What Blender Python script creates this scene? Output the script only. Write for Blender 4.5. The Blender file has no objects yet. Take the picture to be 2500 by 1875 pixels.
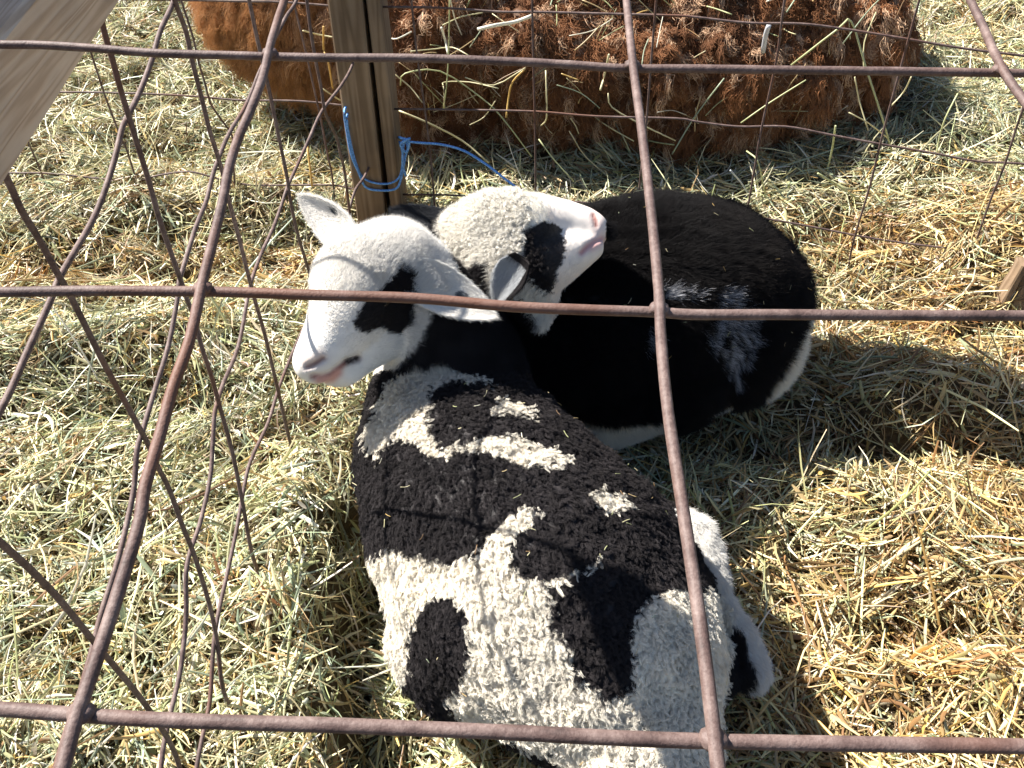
import bpy, bmesh, math
import numpy as np
from mathutils import Vector, noise as mnoise

# ------------------------------------------------------------------ camera, sky, sun, exposure
S = bpy.context.scene
H = 0.95; PITCH = math.radians(46.0); FPX = 2100.0
cam_d = bpy.data.cameras.new('camera'); cam = bpy.data.objects.new('camera', cam_d)
S.collection.objects.link(cam); S.camera = cam
cam.location = (0, 0, H); cam.rotation_euler = (math.pi/2 - PITCH, 0, 0)
cam_d.sensor_fit = 'HORIZONTAL'; cam_d.sensor_width = 36.0; cam_d.lens = 36.0*FPX/2500.0
cam_d.clip_start = 0.02; cam_d.clip_end = 400
SUN_TO = Vector((-0.87, 0.50, 1.05)).normalized()
sun_el = math.asin(SUN_TO.z); sun_az = math.atan2(SUN_TO.x, SUN_TO.y)
w = bpy.data.worlds.new('World'); S.world = w; w.use_nodes = True
nt = w.node_tree; bg = nt.nodes['Background']
sky = nt.nodes.new('ShaderNodeTexSky'); sky.sky_type = 'NISHITA'; sky.sun_disc = False
sky.sun_elevation = sun_el; sky.sun_rotation = sun_az
nt.links.new(sky.outputs['Color'], bg.inputs['Color']); bg.inputs['Strength'].default_value = 0.052
sd = bpy.data.lights.new('sun', 'SUN'); sd.energy = 5.0; sd.angle = math.radians(0.5); sd.color = (1.0, 0.955, 0.88)
so = bpy.data.objects.new('sun', sd); S.collection.objects.link(so)
so.rotation_euler = SUN_TO.to_track_quat('Z', 'Y').to_euler(); so.location = (-3, 2, 4)
S.view_settings.view_transform = 'Standard'; S.view_settings.look = 'None'
S.view_settings.exposure = 1.47; S.view_settings.gamma = 1.0
S.render.engine = 'CYCLES'
S.cycles.max_bounces = 7; S.cycles.diffuse_bounces = 4; S.cycles.transparent_max_bounces = 8

rng = np.random.default_rng(7)
COL = S.collection
cp, sp = math.cos(PITCH), math.sin(PITCH)
FW = np.array([0, cp, -sp]); UP = np.array([0, sp, cp]); RT = np.array([1.0, 0, 0]); CC = np.array([0, 0, H])

def ray(x, y):
    return FW + (x-1250)/FPX*RT + (937.5-y)/FPX*UP
def P(x, y, d):            # a point of the place seen along a sight line, at a distance
    return CC + d*ray(x, y)
def W(x, y, z):            # ... at a height above the ground
    r = ray(x, y); return CC + r*((z-H)/r[2])
def onplane(x, y, p0, n):
    r = ray(x, y); return CC + r*(np.dot(np.asarray(p0)-CC, n)/np.dot(r, n))
def proj(p):
    q = p - CC; d = q@FW
    return np.stack([1250+FPX*(q@RT)/d, 937.5-FPX*(q@UP)/d], -1)

# ------------------------------------------------------------------ helpers
def tag(o, label=None, cat=None, group=None, kind=None):
    for k, v in (('label', label), ('category', cat), ('group', group), ('kind', kind)):
        if v: o[k] = v
    return o
def empty(name, loc, label, cat, group=None):
    o = bpy.data.objects.new(name, None); COL.objects.link(o); o.location = loc; o.empty_display_size = .05
    bpy.context.view_layer.update()
    return tag(o, label, cat, group)
def link(name, me, mat, parent=None):
    o = bpy.data.objects.new(name, me); COL.objects.link(o)
    if mat: me.materials.append(mat)
    if parent is not None:
        o.parent = parent
        from mathutils import Matrix
        o.matrix_parent_inverse = Matrix.Translation(parent.location).inverted()
    return o
def mesh_np(name, V, F, smooth=True):
    me = bpy.data.meshes.new(name)
    V = np.asarray(V, np.float32); F = np.asarray(F, np.int32)
    me.vertices.add(len(V)); me.vertices.foreach_set('co', V.ravel())
    k = F.shape[1]
    me.loops.add(F.size); me.loops.foreach_set('vertex_index', F.ravel())
    me.polygons.add(len(F)); me.polygons.foreach_set('loop_start', np.arange(0, F.size, k, dtype=np.int32))
    me.polygons.foreach_set('loop_total', np.full(len(F), k, np.int32))
    me.update(calc_edges=True)
    me.polygons.foreach_set('use_smooth', np.full(len(F), smooth, bool))
    return me
def vcol(me, cols, name='tint'):
    a = me.attributes.new(name, 'FLOAT_COLOR', 'POINT')
    c = np.ones((len(cols), 4), np.float32); c[:, :3] = cols
    a.data.foreach_set('color', c.ravel())

def noise2(x, y, seed=0):
    """smooth value noise, numpy"""
    x = np.asarray(x, float); y = np.asarray(y, float)
    xi = np.floor(x).astype(np.int64); yi = np.floor(y).astype(np.int64)
    fx = x-xi; fy = y-yi; fx = fx*fx*(3-2*fx); fy = fy*fy*(3-2*fy)
    def h(a, b):
        v = (a*374761393 + b*668265263 + seed*974634777) & 0xffffffff
        v = ((v ^ (v >> 13))*1274126177) & 0xffffffff
        return ((v ^ (v >> 16)) & 0xffff)/65535.0
    return (h(xi, yi)*(1-fx)+h(xi+1, yi)*fx)*(1-fy) + (h(xi, yi+1)*(1-fx)+h(xi+1, yi+1)*fx)*fy
def fbm(x, y, seed=0, o=3):
    s = 0; a = 1; t = 0
    for i in range(o):
        s = s + a*noise2(x*2**i, y*2**i, seed+i*17); t += a; a *= .5
    return s/t
def inpoly(pts, poly):
    x, y = pts[:, 0], pts[:, 1]; r = np.zeros(len(pts), bool); poly = np.asarray(poly, float)
    x0, y0 = poly[-1]
    for x1, y1 in poly:
        c = ((y1 > y) != (y0 > y))
        with np.errstate(divide='ignore', invalid='ignore'):
            xx = (x0-x1)*(y-y1)/(y0-y1+1e-12)+x1
        r ^= c & (x < xx); x0, y0 = x1, y1
    return r
def dseg(pts, path):
    path = np.asarray(path, float); d = np.full(len(pts), 1e9)
    for a, b in zip(path[:-1], path[1:]):
        ab = b-a; t = np.clip(((pts-a)@ab)/(ab@ab), 0, 1)
        d = np.minimum(d, np.linalg.norm(pts-(a+t[:, None]*ab), axis=1))
    return d

# ------------------------------------------------------------------ materials
def mat(name):
    m = bpy.data.materials.new(name); m.use_nodes = True
    return m, m.node_tree, m.node_tree.nodes['Principled BSDF']
def N(nt, typ, **kw):
    n = nt.nodes.new(typ)
    for k, v in kw.items():
        if k in n.inputs: n.inputs[k].default_value = v
        else: setattr(n, k, v)
    return n
def ramp(nt, stops, src=None):
    r = nt.nodes.new('ShaderNodeValToRGB'); e = r.color_ramp.elements
    while len(e) < len(stops): e.new(0.5)
    for el, (p, c) in zip(e, stops): el.position = p; el.color = (*c, 1)
    if src is not None: nt.links.new(src, r.inputs['Fac'])
    return r

def mat_tinted(name, rough=.5, spec=.3, trans=0.0, attr='tint', sheen=0):
    m, t, b = mat(name)
    a = N(t, 'ShaderNodeAttribute', attribute_name=attr)
    t.links.new(a.outputs['Color'], b.inputs['Base Color'])
    b.inputs['Roughness'].default_value = rough; b.inputs['Specular IOR Level'].default_value = spec
    if trans:
        tr = N(t, 'ShaderNodeBsdfTranslucent'); t.links.new(a.outputs['Color'], tr.inputs['Color'])
        mx = N(t, 'ShaderNodeMixShader', Fac=trans); out = t.nodes['Material Output']
        t.links.new(b.outputs[0], mx.inputs[1]); t.links.new(tr.outputs[0], mx.inputs[2]); t.links.new(mx.outputs[0], out.inputs['Surface'])
    return m
M_hay = mat_tinted('hay', .38, .5, .2)
M_wool = mat_tinted('wool', .75, .15)
M_fur = mat_tinted('fur', .65, .15)
M_body = mat_tinted('body_fur', .5, .10)
M_skin = mat_tinted('skin', .6, .25)
M_ear = mat_tinted('ear_skin', .6, .2, .25)

def mat_rust():
    m, t, b = mat('rusty_wire'); tc = N(t, 'ShaderNodeTexCoord')
    n1 = N(t, 'ShaderNodeTexNoise', Scale=60.0, Detail=9.0, Roughness=.85); n2 = N(t, 'ShaderNodeTexNoise', Scale=7.0, Detail=3.0)
    n3 = N(t, 'ShaderNodeTexNoise', Scale=900.0, Detail=2.0)
    for n in (n1, n2, n3): t.links.new(tc.outputs['Object'], n.inputs['Vector'])
    r1 = ramp(t, [(.30, (.036, .023, .021)), (.45, (.095, .060, .053)), (.57, (.165, .115, .102)), (.70, (.26, .20, .18))], n1.outputs['Fac'])
    r2 = ramp(t, [(.56, (0, 0, 0)), (.72, (1, 1, 1))], n2.outputs['Fac'])
    mx = N(t, 'ShaderNodeMix', data_type='RGBA'); mx.inputs[7].default_value = (.14, .060, .036, 1)
    t.links.new(r2.outputs[0], mx.inputs[0]); t.links.new(r1.outputs[0], mx.inputs[6])
    t.links.new(mx.outputs[2], b.inputs['Base Color'])
    bp = N(t, 'ShaderNodeBump', Strength=.35, Distance=.0006); t.links.new(n3.outputs['Fac'], bp.inputs['Height'])
    t.links.new(bp.outputs[0], b.inputs['Normal'])
    b.inputs['Roughness'].default_value = .62; b.inputs['Specular IOR Level'].default_value = .35
    return m
M_rust = mat_rust()

def mat_wood(name, axis='Y', c1=(.40, .28, .17), c2=(.52, .39, .26), c3=(.26, .17, .10)):
    m, t, b = mat(name); tc = N(t, 'ShaderNodeTexCoord'); mp = N(t, 'ShaderNodeMapping')
    sc = {'X': (1.6, 26, 26), 'Y': (26, 1.6, 26), 'Z': (26, 26, 1.6), 'R': (95, 3.2, 70)}[axis]
    mp.inputs['Scale'].default_value = sc
    t.links.new(tc.outputs['Object'], mp.inputs['Vector'])
    n0 = N(t, 'ShaderNodeTexNoise', Scale=1.2, Detail=2.0, Distortion=.6); t.links.new(mp.outputs[0], n0.inputs['Vector'])
    wv = N(t, 'ShaderNodeMath', operation='MULTIPLY'); wv.inputs[1].default_value = 34.0
    t.links.new(n0.outputs['Fac'], wv.inputs[0]); fr = N(t, 'ShaderNodeMath', operation='SINE'); t.links.new(wv.outputs[0], fr.inputs[0])
    r = ramp(t, [(0.0, c2), (.55, c1), (.95, c3)])
    ad = N(t, 'ShaderNodeMapRange'); ad.inputs[1].default_value = -1; ad.inputs[2].default_value = 1; ad.inputs[3].default_value = 0; ad.inputs[4].default_value = .75
    t.links.new(fr.outputs[0], ad.inputs[0]); n1 = N(t, 'ShaderNodeTexNoise', Scale=3.0, Detail=8.0, Roughness=.75); t.links.new(mp.outputs[0], n1.inputs['Vector'])
    mm = N(t, 'ShaderNodeMath', operation='MULTIPLY_ADD'); mm.inputs[1].default_value = .5; t.links.new(n1.outputs['Fac'], mm.inputs[0])
    mh = N(t, 'ShaderNodeMath', operation='MULTIPLY'); mh.inputs[1].default_value = .6; t.links.new(ad.outputs[0], mh.inputs[0]); t.links.new(mh.outputs[0], mm.inputs[2])
    t.links.new(mm.outputs[0], r.inputs['Fac'])
    # weather stains and knots
    n2 = N(t, 'ShaderNodeTexNoise', Scale=9.0, Detail=4.0); t.links.new(tc.outputs['Object'], n2.inputs['Vector'])
    r2 = ramp(t, [(.35, (.62, .64, .68)), (.62, (1, 1, 1))], n2.outputs['Fac'])
    mx = N(t, 'ShaderNodeMix', data_type='RGBA', blend_type='MULTIPLY'); mx.inputs[0].default_value = .8
    t.links.new(r.outputs[0], mx.inputs[6]); t.links.new(r2.outputs[0], mx.inputs[7]); t.links.new(mx.outputs[2], b.inputs['Base Color'])
    bp = N(t, 'ShaderNodeBump', Strength=.4, Distance=.001); t.links.new(mm.outputs[0], bp.inputs['Height']); t.links.new(bp.outputs[0], b.inputs['Normal'])
    b.inputs['Roughness'].default_value = .75; b.inputs['Specular IOR Level'].default_value = .2
    return m

# ------------------------------------------------------------------ ground and hay
def bump(x, y, cx, cy, rx, ry, h, rot=0):
    c, s = math.cos(rot), math.sin(rot); dx, dy = x-cx, y-cy
    u = (dx*c+dy*s)/rx; v = (-dx*s+dy*c)/ry
    return h*np.exp(-(u*u+v*v))
def hz(x, y):
    z = .050*(fbm(x*3.1+5, y*3.1, 3, 2)-.5) + .030*(fbm(x*9+1, y*9, 11, 2)-.5)
    z = z + bump(x, y, -.42, .62, .22, .40, .040) + bump(x, y, -.255, .66, .05, .16, .020)
    z = z + .030*(fbm(x*22+3, y*22, 21, 2)-.5) - .10*np.clip(fbm(x*11+2, y*11+7, 27, 2)-.60, 0, 1)
    edge = -.212 + .018*np.sin(y*19) + .012*np.sin(y*47+1) + np.clip(.42-y, 0, .3)*.45
    z = z + .075/(1+np.exp((x-edge)/.009))*np.exp(-((y-.52)/.27)**4)*np.exp(-np.clip(edge-x, 0, 9)/.13)
    z = z - bump(x, y, -.172, .58, .034, .26, .085) - bump(x, y, -.125, .36, .05, .05, .06) - bump(x, y, -.03, .27, .10, .03, .05)                      # hollow along the lamb's flank
    z = z - bump(x, y, .05, .50, .17, .30, .035)
    z = z + bump(x, y, .47, .66, .14, .07, .060, -.35) + bump(x, y, .27, .52, .04, .05, .04) + bump(x, y, .74, .60, .10, .10, .05) - bump(x, y, .60, .80, .22, .05, .065, -.1) - bump(x, y, .52, .50, .09, .025, .045, -.3)
    z = z + bump(x, y, -.62, .98, .22, .06, .05, .2) - bump(x, y, -.52, .86, .16, .035, .05, .1) - bump(x, y, -.58, 1.20, .20, .035, .05) - bump(x, y, -.40, .42, .05, .04, .04, .5) - bump(x, y, -.52, .62, .06, .03, .04) - bump(x, y, -.31, .80, .05, .03, .04)
    z = z + bump(x, y, .92, 1.25, .10, .10, .07) - bump(x, y, .78, 1.02, .10, .03, .04) + bump(x, y, .62, .40, .2, .16, .045) + bump(x, y, .36, .30, .07, .08, .025)
    z = z + bump(x, y, .66, .88, .14, .08, .05) + bump(x, y, .82, 1.15, .12, .2, .05)
    z = z - bump(x, y, .34, .80, .15, .05, .045) - bump(x, y, .45, .49, .1, .03, .03) - bump(x, y, .33, .45, .05, .1, .02)
    z = z - bump(x, y, -.42, 1.30, .22, .05, .04) + bump(x, y, -.62, 1.42, .25, .07, .04) - bump(x, y, -.75, 1.62, .12, .06, .045) - bump(x, y, -.42, 1.93, .1, .06, .06)
    z = z + bump(x, y, -.62, 2.3, .22, .16, .10)
    z = z + bump(x, y, .95, 1.75, .15, .3, .07)
    return z

def build_ground():
    n = 300
    xs = np.concatenate([[-60, -20, -8, -4], np.linspace(-2.2, 2.2, n), [4, 8, 20, 60]])
    ys = np.concatenate([[-60, -20, -6, -2], np.linspace(-.6, 3.6, n), [6, 12, 30, 60]])
    X, Y = np.meshgrid(xs, ys); Z = hz(X, Y)-.012 + .012*(fbm(X*40, Y*40, 5, 3)-.5)
    V = np.stack([X.ravel(), Y.ravel(), Z.ravel()], 1); m = len(xs)
    i = np.arange(len(ys)-1)[:, None]*m + np.arange(m-1)[None]; i = i.ravel()
    me = mesh_np('ground', V, np.stack([i, i+1, i+1+m, i+m], 1))
    mt, t, b = mat('trodden_hay_litter'); tc = N(t, 'ShaderNodeTexCoord')
    n1 = N(t, 'ShaderNodeTexNoise', Scale=140.0, Detail=8.0, Roughness=.8); n2 = N(t, 'ShaderNodeTexNoise', Scale=5.0, Detail=3.0)
    for k in (n1, n2): t.links.new(tc.outputs['Object'], k.inputs['Vector'])
    r1 = ramp(t, [(.3, (.05, .032, .016)), (.55, (.16, .11, .05)), (.75, (.34, .27, .13))], n1.outputs['Fac'])
    t.links.new(r1.outputs[0], b.inputs['Base Color']); b.inputs['Roughness'].default_value = .9
    bp = N(t, 'ShaderNodeBump', Strength=1.0, Distance=.01); t.links.new(n1.outputs['Fac'], bp.inputs['Height']); t.links.new(bp.outputs[0], b.inputs['Normal'])
    tag(link('ground', me, mt), kind='structure')
build_ground()

PAL = np.array([(.68, .63, .36), (.78, .70, .44), (.50, .52, .26), (.60, .45, .23), (.66, .46, .17), (.30, .18, .085), (.40, .46, .31), (.90, .86, .70)])
def blades(n, cx, cy, z0, az, tilt, L, wd, cols, curv, kink, name, droop=0):
    """n straws as V-folded ribbons with five stations each"""
    K = 5; s = np.linspace(-.5, .5, K)
    d = np.stack([np.cos(az)*np.cos(tilt), np.sin(az)*np.cos(tilt), np.sin(tilt)], 1)
    side = np.stack([-np.sin(az), np.cos(az), np.zeros(n)], 1)
    up = np.cross(d, side)
    ctr = np.stack([cx, cy, z0], 1)
    pts = ctr[:, None]+d[:, None]*(s[None, :, None]*L[:, None, None])
    bend = (s**2-.08)[None, :]*curv[:, None]*L[:, None]
    pts += side[:, None]*bend[..., None]
    kk = np.where(s[None] > .1, (s[None]-.1), 0)*kink[:, None]*L[:, None]
    pts += side[:, None]*kk[..., None]
    pts += up[:, None]*(-(s**2)[None]*droop*L[:, None])[..., None]
    roll = rng.uniform(-1.2, 1.2, n); wv = side*np.cos(roll)[:, None]+up*np.sin(roll)[:, None]; nv = np.cross(d, wv)
    prof = np.array([.55, 1, 1, .95, .35])
    hw = wd[:, None]*prof[None]*.5
    A = pts-wv[:, None]*hw[..., None]; B = pts+nv[:, None]*(hw*.55)[..., None]; C = pts+wv[:, None]*hw[..., None]
    V = np.stack([A, B, C], 2).reshape(-1, 3)                # n*K*3
    base = (np.arange(n)*K*3)[:, None, None]
    q = []
    for k in range(K-1):
        for j in range(2):
            a = k*3+j; q.append([a, a+1, a+4, a+3])
    F = (base+np.array(q)[None]).reshape(-1, 4)
    me = mesh_np(name, V, F, True)
    cc = np.repeat(cols, K*3, 0)
    vcol(me, np.clip(cc, 0, 1))
    return me

def straw_cols(x, y, n):
    g = fbm(x*2.3+9, y*2.3, 31, 2); g2 = noise2(x*7, y*7, 77)
    gold = np.clip((x-.06)*1.8+(.75-y)*.3+(g-.5)*1.5+.14, 0, .85)*(y < 1.35) + np.clip((g-.55)*2, 0, .5)*(y >= 1.35)
    band = np.exp(-((y-1.22-.1*(x+.5))/.09)**2)*(x < -.05); gold = np.maximum(gold, band*.8)
    u = rng.random(n); idx = np.zeros(n, int)
    pg = np.array([.20, .22, .16, .08, .04, .04, .16, .10]); po = np.array([.04, .12, .03, .30, .12, .24, .04, .11])
    cg = np.cumsum(pg/pg.sum()); co = np.cumsum(po/po.sum())
    ig = np.searchsorted(cg, u); io = np.searchsorted(co, u)
    idx = np.where(rng.random(n) < gold, io, ig).clip(0, 7)
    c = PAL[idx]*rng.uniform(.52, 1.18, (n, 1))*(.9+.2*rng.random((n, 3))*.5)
    c = c*(1-np.clip(gold, 0, 1)[:, None]*np.array([0, .06, .20]))
    return c*(.88+.24*g2[:, None])

def build_hay():
    parts = []
    def layer(n, Lr, wr, zr, tl, xr=(-1.9, 1.9), yr=(.0, 3.3), dark=1.0, coh=.7):
        # more straws where the ground is near and seen
        x = rng.uniform(*xr, n*2); y = yr[0]+(yr[1]-yr[0])*rng.random(n*2)**1.25
        keep = np.abs(x) < .52+.56*y
        x = x[keep][:n]; y = y[keep][:n]; n = len(x)
        flow = 2*np.pi*fbm(x*2.0+3, y*2.0, 51, 2)*1.6
        az = flow + rng.normal(0, coh, n) + np.pi*(rng.random(n) < .5)
        L = rng.uniform(*Lr, n)*rng.uniform(.5, 1.25, n); wd = rng.uniform(*wr, n)
        tilt = rng.normal(0, tl, n)
        # follow the slope of the heap
        e = .012; zx = (hz(x+np.cos(az)*e, y+np.sin(az)*e)-hz(x-np.cos(az)*e, y-np.sin(az)*e))/(2*e)
        tilt = tilt+np.arctan(zx)*.9
        z = hz(x, y)+rng.uniform(*zr, n)+np.abs(np.sin(tilt))*L*.15
        c = straw_cols(x, y, n)*dark
        return (n, x, y, z, az, tilt, L, wd, c, rng.normal(0, .35, n), rng.normal(0, .5, n)*(rng.random(n) < .3))
    ls = [layer(52000, (.015, .05), (.0012, .0034), (-.014, .002), .35, coh=1.3, dark=np.array([.60, .54, .46])),  # bottom straws coloured darker and browner, deepening the shade in the gaps
          layer(50000, (.025, .08), (.0010, .0032), (-.008, .012), .34, coh=1.0),
          layer(20000, (.05, .13), (.0012, .0032), (.002, .018), .24, coh=.8),
          layer(3000, (.08, .20), (.0014, .0036), (.010, .028), .28, coh=1.2),
          layer(420, (.14, .30), (.0018, .0038), (.016, .034), .20, coh=1.6),
          layer(11000, (.015, .06), (.0035, .0065), (.000, .020), .40, coh=1.2),
          layer(42000, (.006, .022), (.0015, .0045), (.004, .020), .6, coh=2.0, dark=1.08)]
    # tangled wads: straws that share a direction and stand proud of the rest
    m = 2300; cx = rng.uniform(-1.9, 1.9, m*2); cy = .0+3.2*rng.random(m*2)**1.3; kp = np.abs(cx) < .52+.56*cy; cx, cy = cx[kp][:m], cy[kp][:m]; m = len(cx)
    per = rng.integers(10, 42, m); caz = rng.uniform(0, 6.28, m); cti = rng.normal(0, .32, m); rad = rng.uniform(.010, .034, m); chh = rng.uniform(.002, .026, m)
    R = lambda q: np.repeat(q, per)
    n = per.sum(); x = R(cx)+rng.normal(0, 1, n)*R(rad); y = R(cy)+rng.normal(0, 1, n)*R(rad)
    az = R(caz)+rng.normal(0, .38, n); L = rng.uniform(.02, .085, n); ti = R(cti)+rng.normal(0, .2, n)
    z = hz(x, y)+R(chh)*rng.uniform(.1, 1, n)+np.abs(np.sin(ti))*L*.25
    cc = straw_cols(x, y, n)*R(rng.uniform(.70, 1.15, m))[:, None]; bw = R(rng.random(m) < .11); cc[bw] = cc[bw]*np.array([.72, .52, .36])
    ls.append((n, x, y, z, az, ti, L, rng.uniform(.0013, .0042, n), cc, rng.normal(0, .4, n), rng.normal(0, .6, n)*(rng.random(n) < .35)))
    a = [np.concatenate([l[i] for l in ls]) for i in range(1, 11)]
    n = len(a[0])
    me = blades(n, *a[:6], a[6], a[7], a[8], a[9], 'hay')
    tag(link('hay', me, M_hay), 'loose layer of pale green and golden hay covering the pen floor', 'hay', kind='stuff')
build_hay()

# ------------------------------------------------------------------ wires
def tube(pts, r, seg=10, sub=4, wob=0.0):
    pts = np.asarray(pts, float)
    # Catmull-Rom
    p = np.vstack([2*pts[0]-pts[1], pts, 2*pts[-1]-pts[-2]]); out = []
    for i in range(1, len(p)-2):
        for k in range(sub):
            t = k/sub; a, b, c, d = p[i-1], p[i], p[i+1], p[i+2]
            out.append(.5*((2*b)+(c-a)*t+(2*a-5*b+4*c-d)*t*t+(-a+3*b-3*c+d)*t**3))
    out.append(p[-2]); q = np.array(out)
    T = np.gradient(q, axis=0); T /= np.linalg.norm(T, axis=1)[:, None]+1e-12
    ref = np.array([0.13, .27, .95]); 
    if abs(T.mean(0)@ref) > .8: ref = np.array([.9, .3, .1])
    A = np.cross(T, ref); A /= np.linalg.norm(A, axis=1)[:, None]; B = np.cross(T, A)
    th = np.linspace(0, 2*np.pi, seg, endpoint=False)
    rr = r*(1+wob*rng.normal(0, 1, (len(q), 1))) if np.isscalar(r) else np.interp(np.linspace(0, 1, len(q)), np.linspace(0, 1, len(r)), r)[:, None]
    rr = np.broadcast_to(rr, (len(q), 1))
    V = q[:, None]+(A[:, None]*np.cos(th)[None, :, None]+B[:, None]*np.sin(th)[None, :, None])*rr[..., None]
    n = len(q); V = V.reshape(-1, 3); F = []
    for i in range(n-1):
        for j in range(seg):
            F.append([i*seg+j, i*seg+(j+1) % seg, (i+1)*seg+(j+1) % seg, (i+1)*seg+j])
    V = np.vstack([V, q[0], q[-1]]); c0, c1 = len(V)-2, len(V)-1
    for j in range(0, seg, 2):
        F.append([c0, (j+2) % seg, j+1, j]); F.append([c1, (n-1)*seg+j, (n-1)*seg+j+1, (n-1)*seg+(j+2) % seg])
    return V, np.array(F)
def wire(name, pts, r, mt, parent, sub=4, wob=0.0):
    V, F = tube(pts, r, 12, sub, wob)
    return link(name, mesh_np(name, V, F), mt, parent)

# (a) mesh lid over the pen, close to the eye; seen at one slope
def lid(x, y, off=0.0):
    p = P(x, y, .8/(1.83+.00098*y)); return p+np.array([0, -.1, 1.0])*off
lid_root = empty('mesh_panel', tuple(lid(1250, 1875)), 'thick rusty wire mesh panel lying across the pen, nearest of all the wires', 'mesh panel')
RN = .00198
NH = [[(-420, 96), (-200, 104), (0, 109), (97, 110), (230, 118), (383, 130), (562, 135), (656, 138), (810, 141), (1014, 142), (1243, 150), (1390, 158), (1526, 167), (1700, 168), (1921, 171), (2250, 175), (2500, 179), (2800, 184)],
      [(-420, 722), (-200, 716), (0, 713), (256, 710), (420, 711), (562, 713), (759, 720), (1014, 728), (1243, 748), (1420, 756), (1600, 762), (1695, 768), (1900, 768), (2200, 770), (2500, 771), (2800, 774)],
      [(-420, 1710), (-200, 1722), (0, 1731), (188, 1745), (362, 1756), (580, 1764), (796, 1770), (1000, 1778), (1243, 1788), (1450, 1799), (1673, 1808), (1900, 1813), (2200, 1818), (2500, 1822), (2800, 1828)]]
NV = [[(755, -260), (728, -110), (702, 0), (682, 64), (662, 133), (646, 204), (616, 286), (588, 350), (564, 427), (547, 516), (516, 644), (499, 713), (470, 845), (430, 960), (398, 1080), (362, 1206), (349, 1290), (300, 1456), (260, 1582), (217, 1709), (195, 1774), (170, 1872), (110, 2080)],
      [(1500, -260), (1512, -110), (1526, 0), (1543, 170), (1565, 339), (1588, 542), (1605, 723), (1611, 848), (1627, 1017), (1661, 1243), (1695, 1469), (1718, 1639), (1746, 1875), (1775, 2080)],
      [(2270, -260), (2310, -110), (2355, 0), (2394, 83), (2420, 145), (2452, 206), (2496, 268), (2580, 380), (2690, 560), (2790, 760), (2890, 1000)]]
NH.append([(-300, -205), (0, -200), (400, -196), (730, -192), (1100, -190), (1505, -184), (1900, -180), (2290, -176), (2700, -170)])
for h in NH: wire('wire', [lid(x, y) for x, y in h], RN, M_rust, lid_root, 5, .012)
def crossing(h, v):
    for (x0, y0), (x1, y1) in zip(v[:-1], v[1:]):
        for (a0, b0), (a1, b1) in zip(h[:-1], h[1:]):
            d = (x1-x0)*(b1-b0)-(y1-y0)*(a1-a0)
            if abs(d) < 1e-9: continue
            t = ((a0-x0)*(b1-b0)-(b0-y0)*(a1-a0))/d; u = ((a0-x0)*(y1-y0)-(b0-y0)*(x1-x0))/d
            if 0 <= t <= 1 and 0 <= u <= 1: return x0+(x1-x0)*t, y0+(y1-y0)*t
for h in NH:
    for v in NV:
        c_ = crossing(h, v)
        if c_ is None: continue
        bm = bmesh.new(); bmesh.ops.create_icosphere(bm, subdivisions=3, radius=1)
        for q in bm.verts:
            q.co = Vector((q.co.x*.0037, q.co.y*.0032, q.co.z*.0024))*(1+.16*mnoise.noise(q.co*2.5+Vector((c_[0], c_[1], 0))))
        bm.transform(__import__('mathutils').Matrix.Translation(Vector(lid(*c_, RN)))); me = bpy.data.meshes.new('weld'); bm.to_mesh(me); bm.free()
        for q in me.polygons: q.use_smooth = True
        link('weld', me, M_rust, lid_root)
for v in NV: wire('wire', [lid(x, y, 2*RN-.0006) for x, y in v], RN, M_rust, lid_root, 5, .012)

# (b) fence down the left side of the pen, an upright panel beside the lambs
XL = -.30
def lf(x, y, off=0):
    t = 0.0
    p = onplane(x, y, (XL, 0, 0), np.array([1., 0, 0]))
    # the panel bends slightly in towards the corner post
    for _ in range(3):
        xx = XL+.045*np.clip((p[1]-.95)/.4, 0, 1.2)
        p = onplane(x, y, (xx, 0, 0), np.array([1., 0, 0]))
    return p+np.array([off, 0, 0])
lf_root = empty('wire_fence', (XL, .8, 0), 'rusty wire fence panel running back along the left of the pen to the wooden post', 'wire fence', 'rusty wire fences around the pen')
R2 = .00225
LV = [[(-210, 1140), (-90, 1250), (0, 1329), (72, 1394), (145, 1470), (231, 1575), (268, 1619), (325, 1687), (365, 1741), (409, 1810), (434, 1872), (462, 1990)],
      [(-60, 300), (15, 445), (46, 513), (87, 580), (143, 682), (170, 729), (253, 895), (315, 1007), (356, 1083), (376, 1130), (409, 1195), (442, 1285), (470, 1355), (506, 1470), (526, 1564), (539, 1673), (560, 1731), (585, 1790)],
      [(215, -60), (250, 79), (268, 140), (289, 217), (317, 307), (330, 350), (358, 439), (383, 529), (409, 605), (440, 692), (452, 729), (470, 775), (488, 845), (514, 924), (535, 1000), (564, 1105), (590, 1235), (611, 1347), (629, 1398), (647, 1430), (670, 1480)],
      [(398, -90), (422, 0), (450, 77), (465, 148), (485, 225), (508, 319), (518, 350), (539, 419), (547, 460), (559, 503), (580, 580), (605, 680), (618, 729), (644, 819), (669, 924), (687, 1000), (709, 1091), (731, 1141), (750, 1185)],
      [(585, -90), (605, 0), (621, 77), (641, 164), (656, 230), (672, 307), (681, 350), (697, 427), (705, 483), (723, 567), (746, 644), (765, 703), (790, 790), (812, 860)],
      [(735, -90), (746, 0), (756, 77), (769, 153), (782, 217), (792, 276), (820, 337), (828, 372), (838, 414), (848, 490), (853, 529), (862, 575)]]
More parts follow.
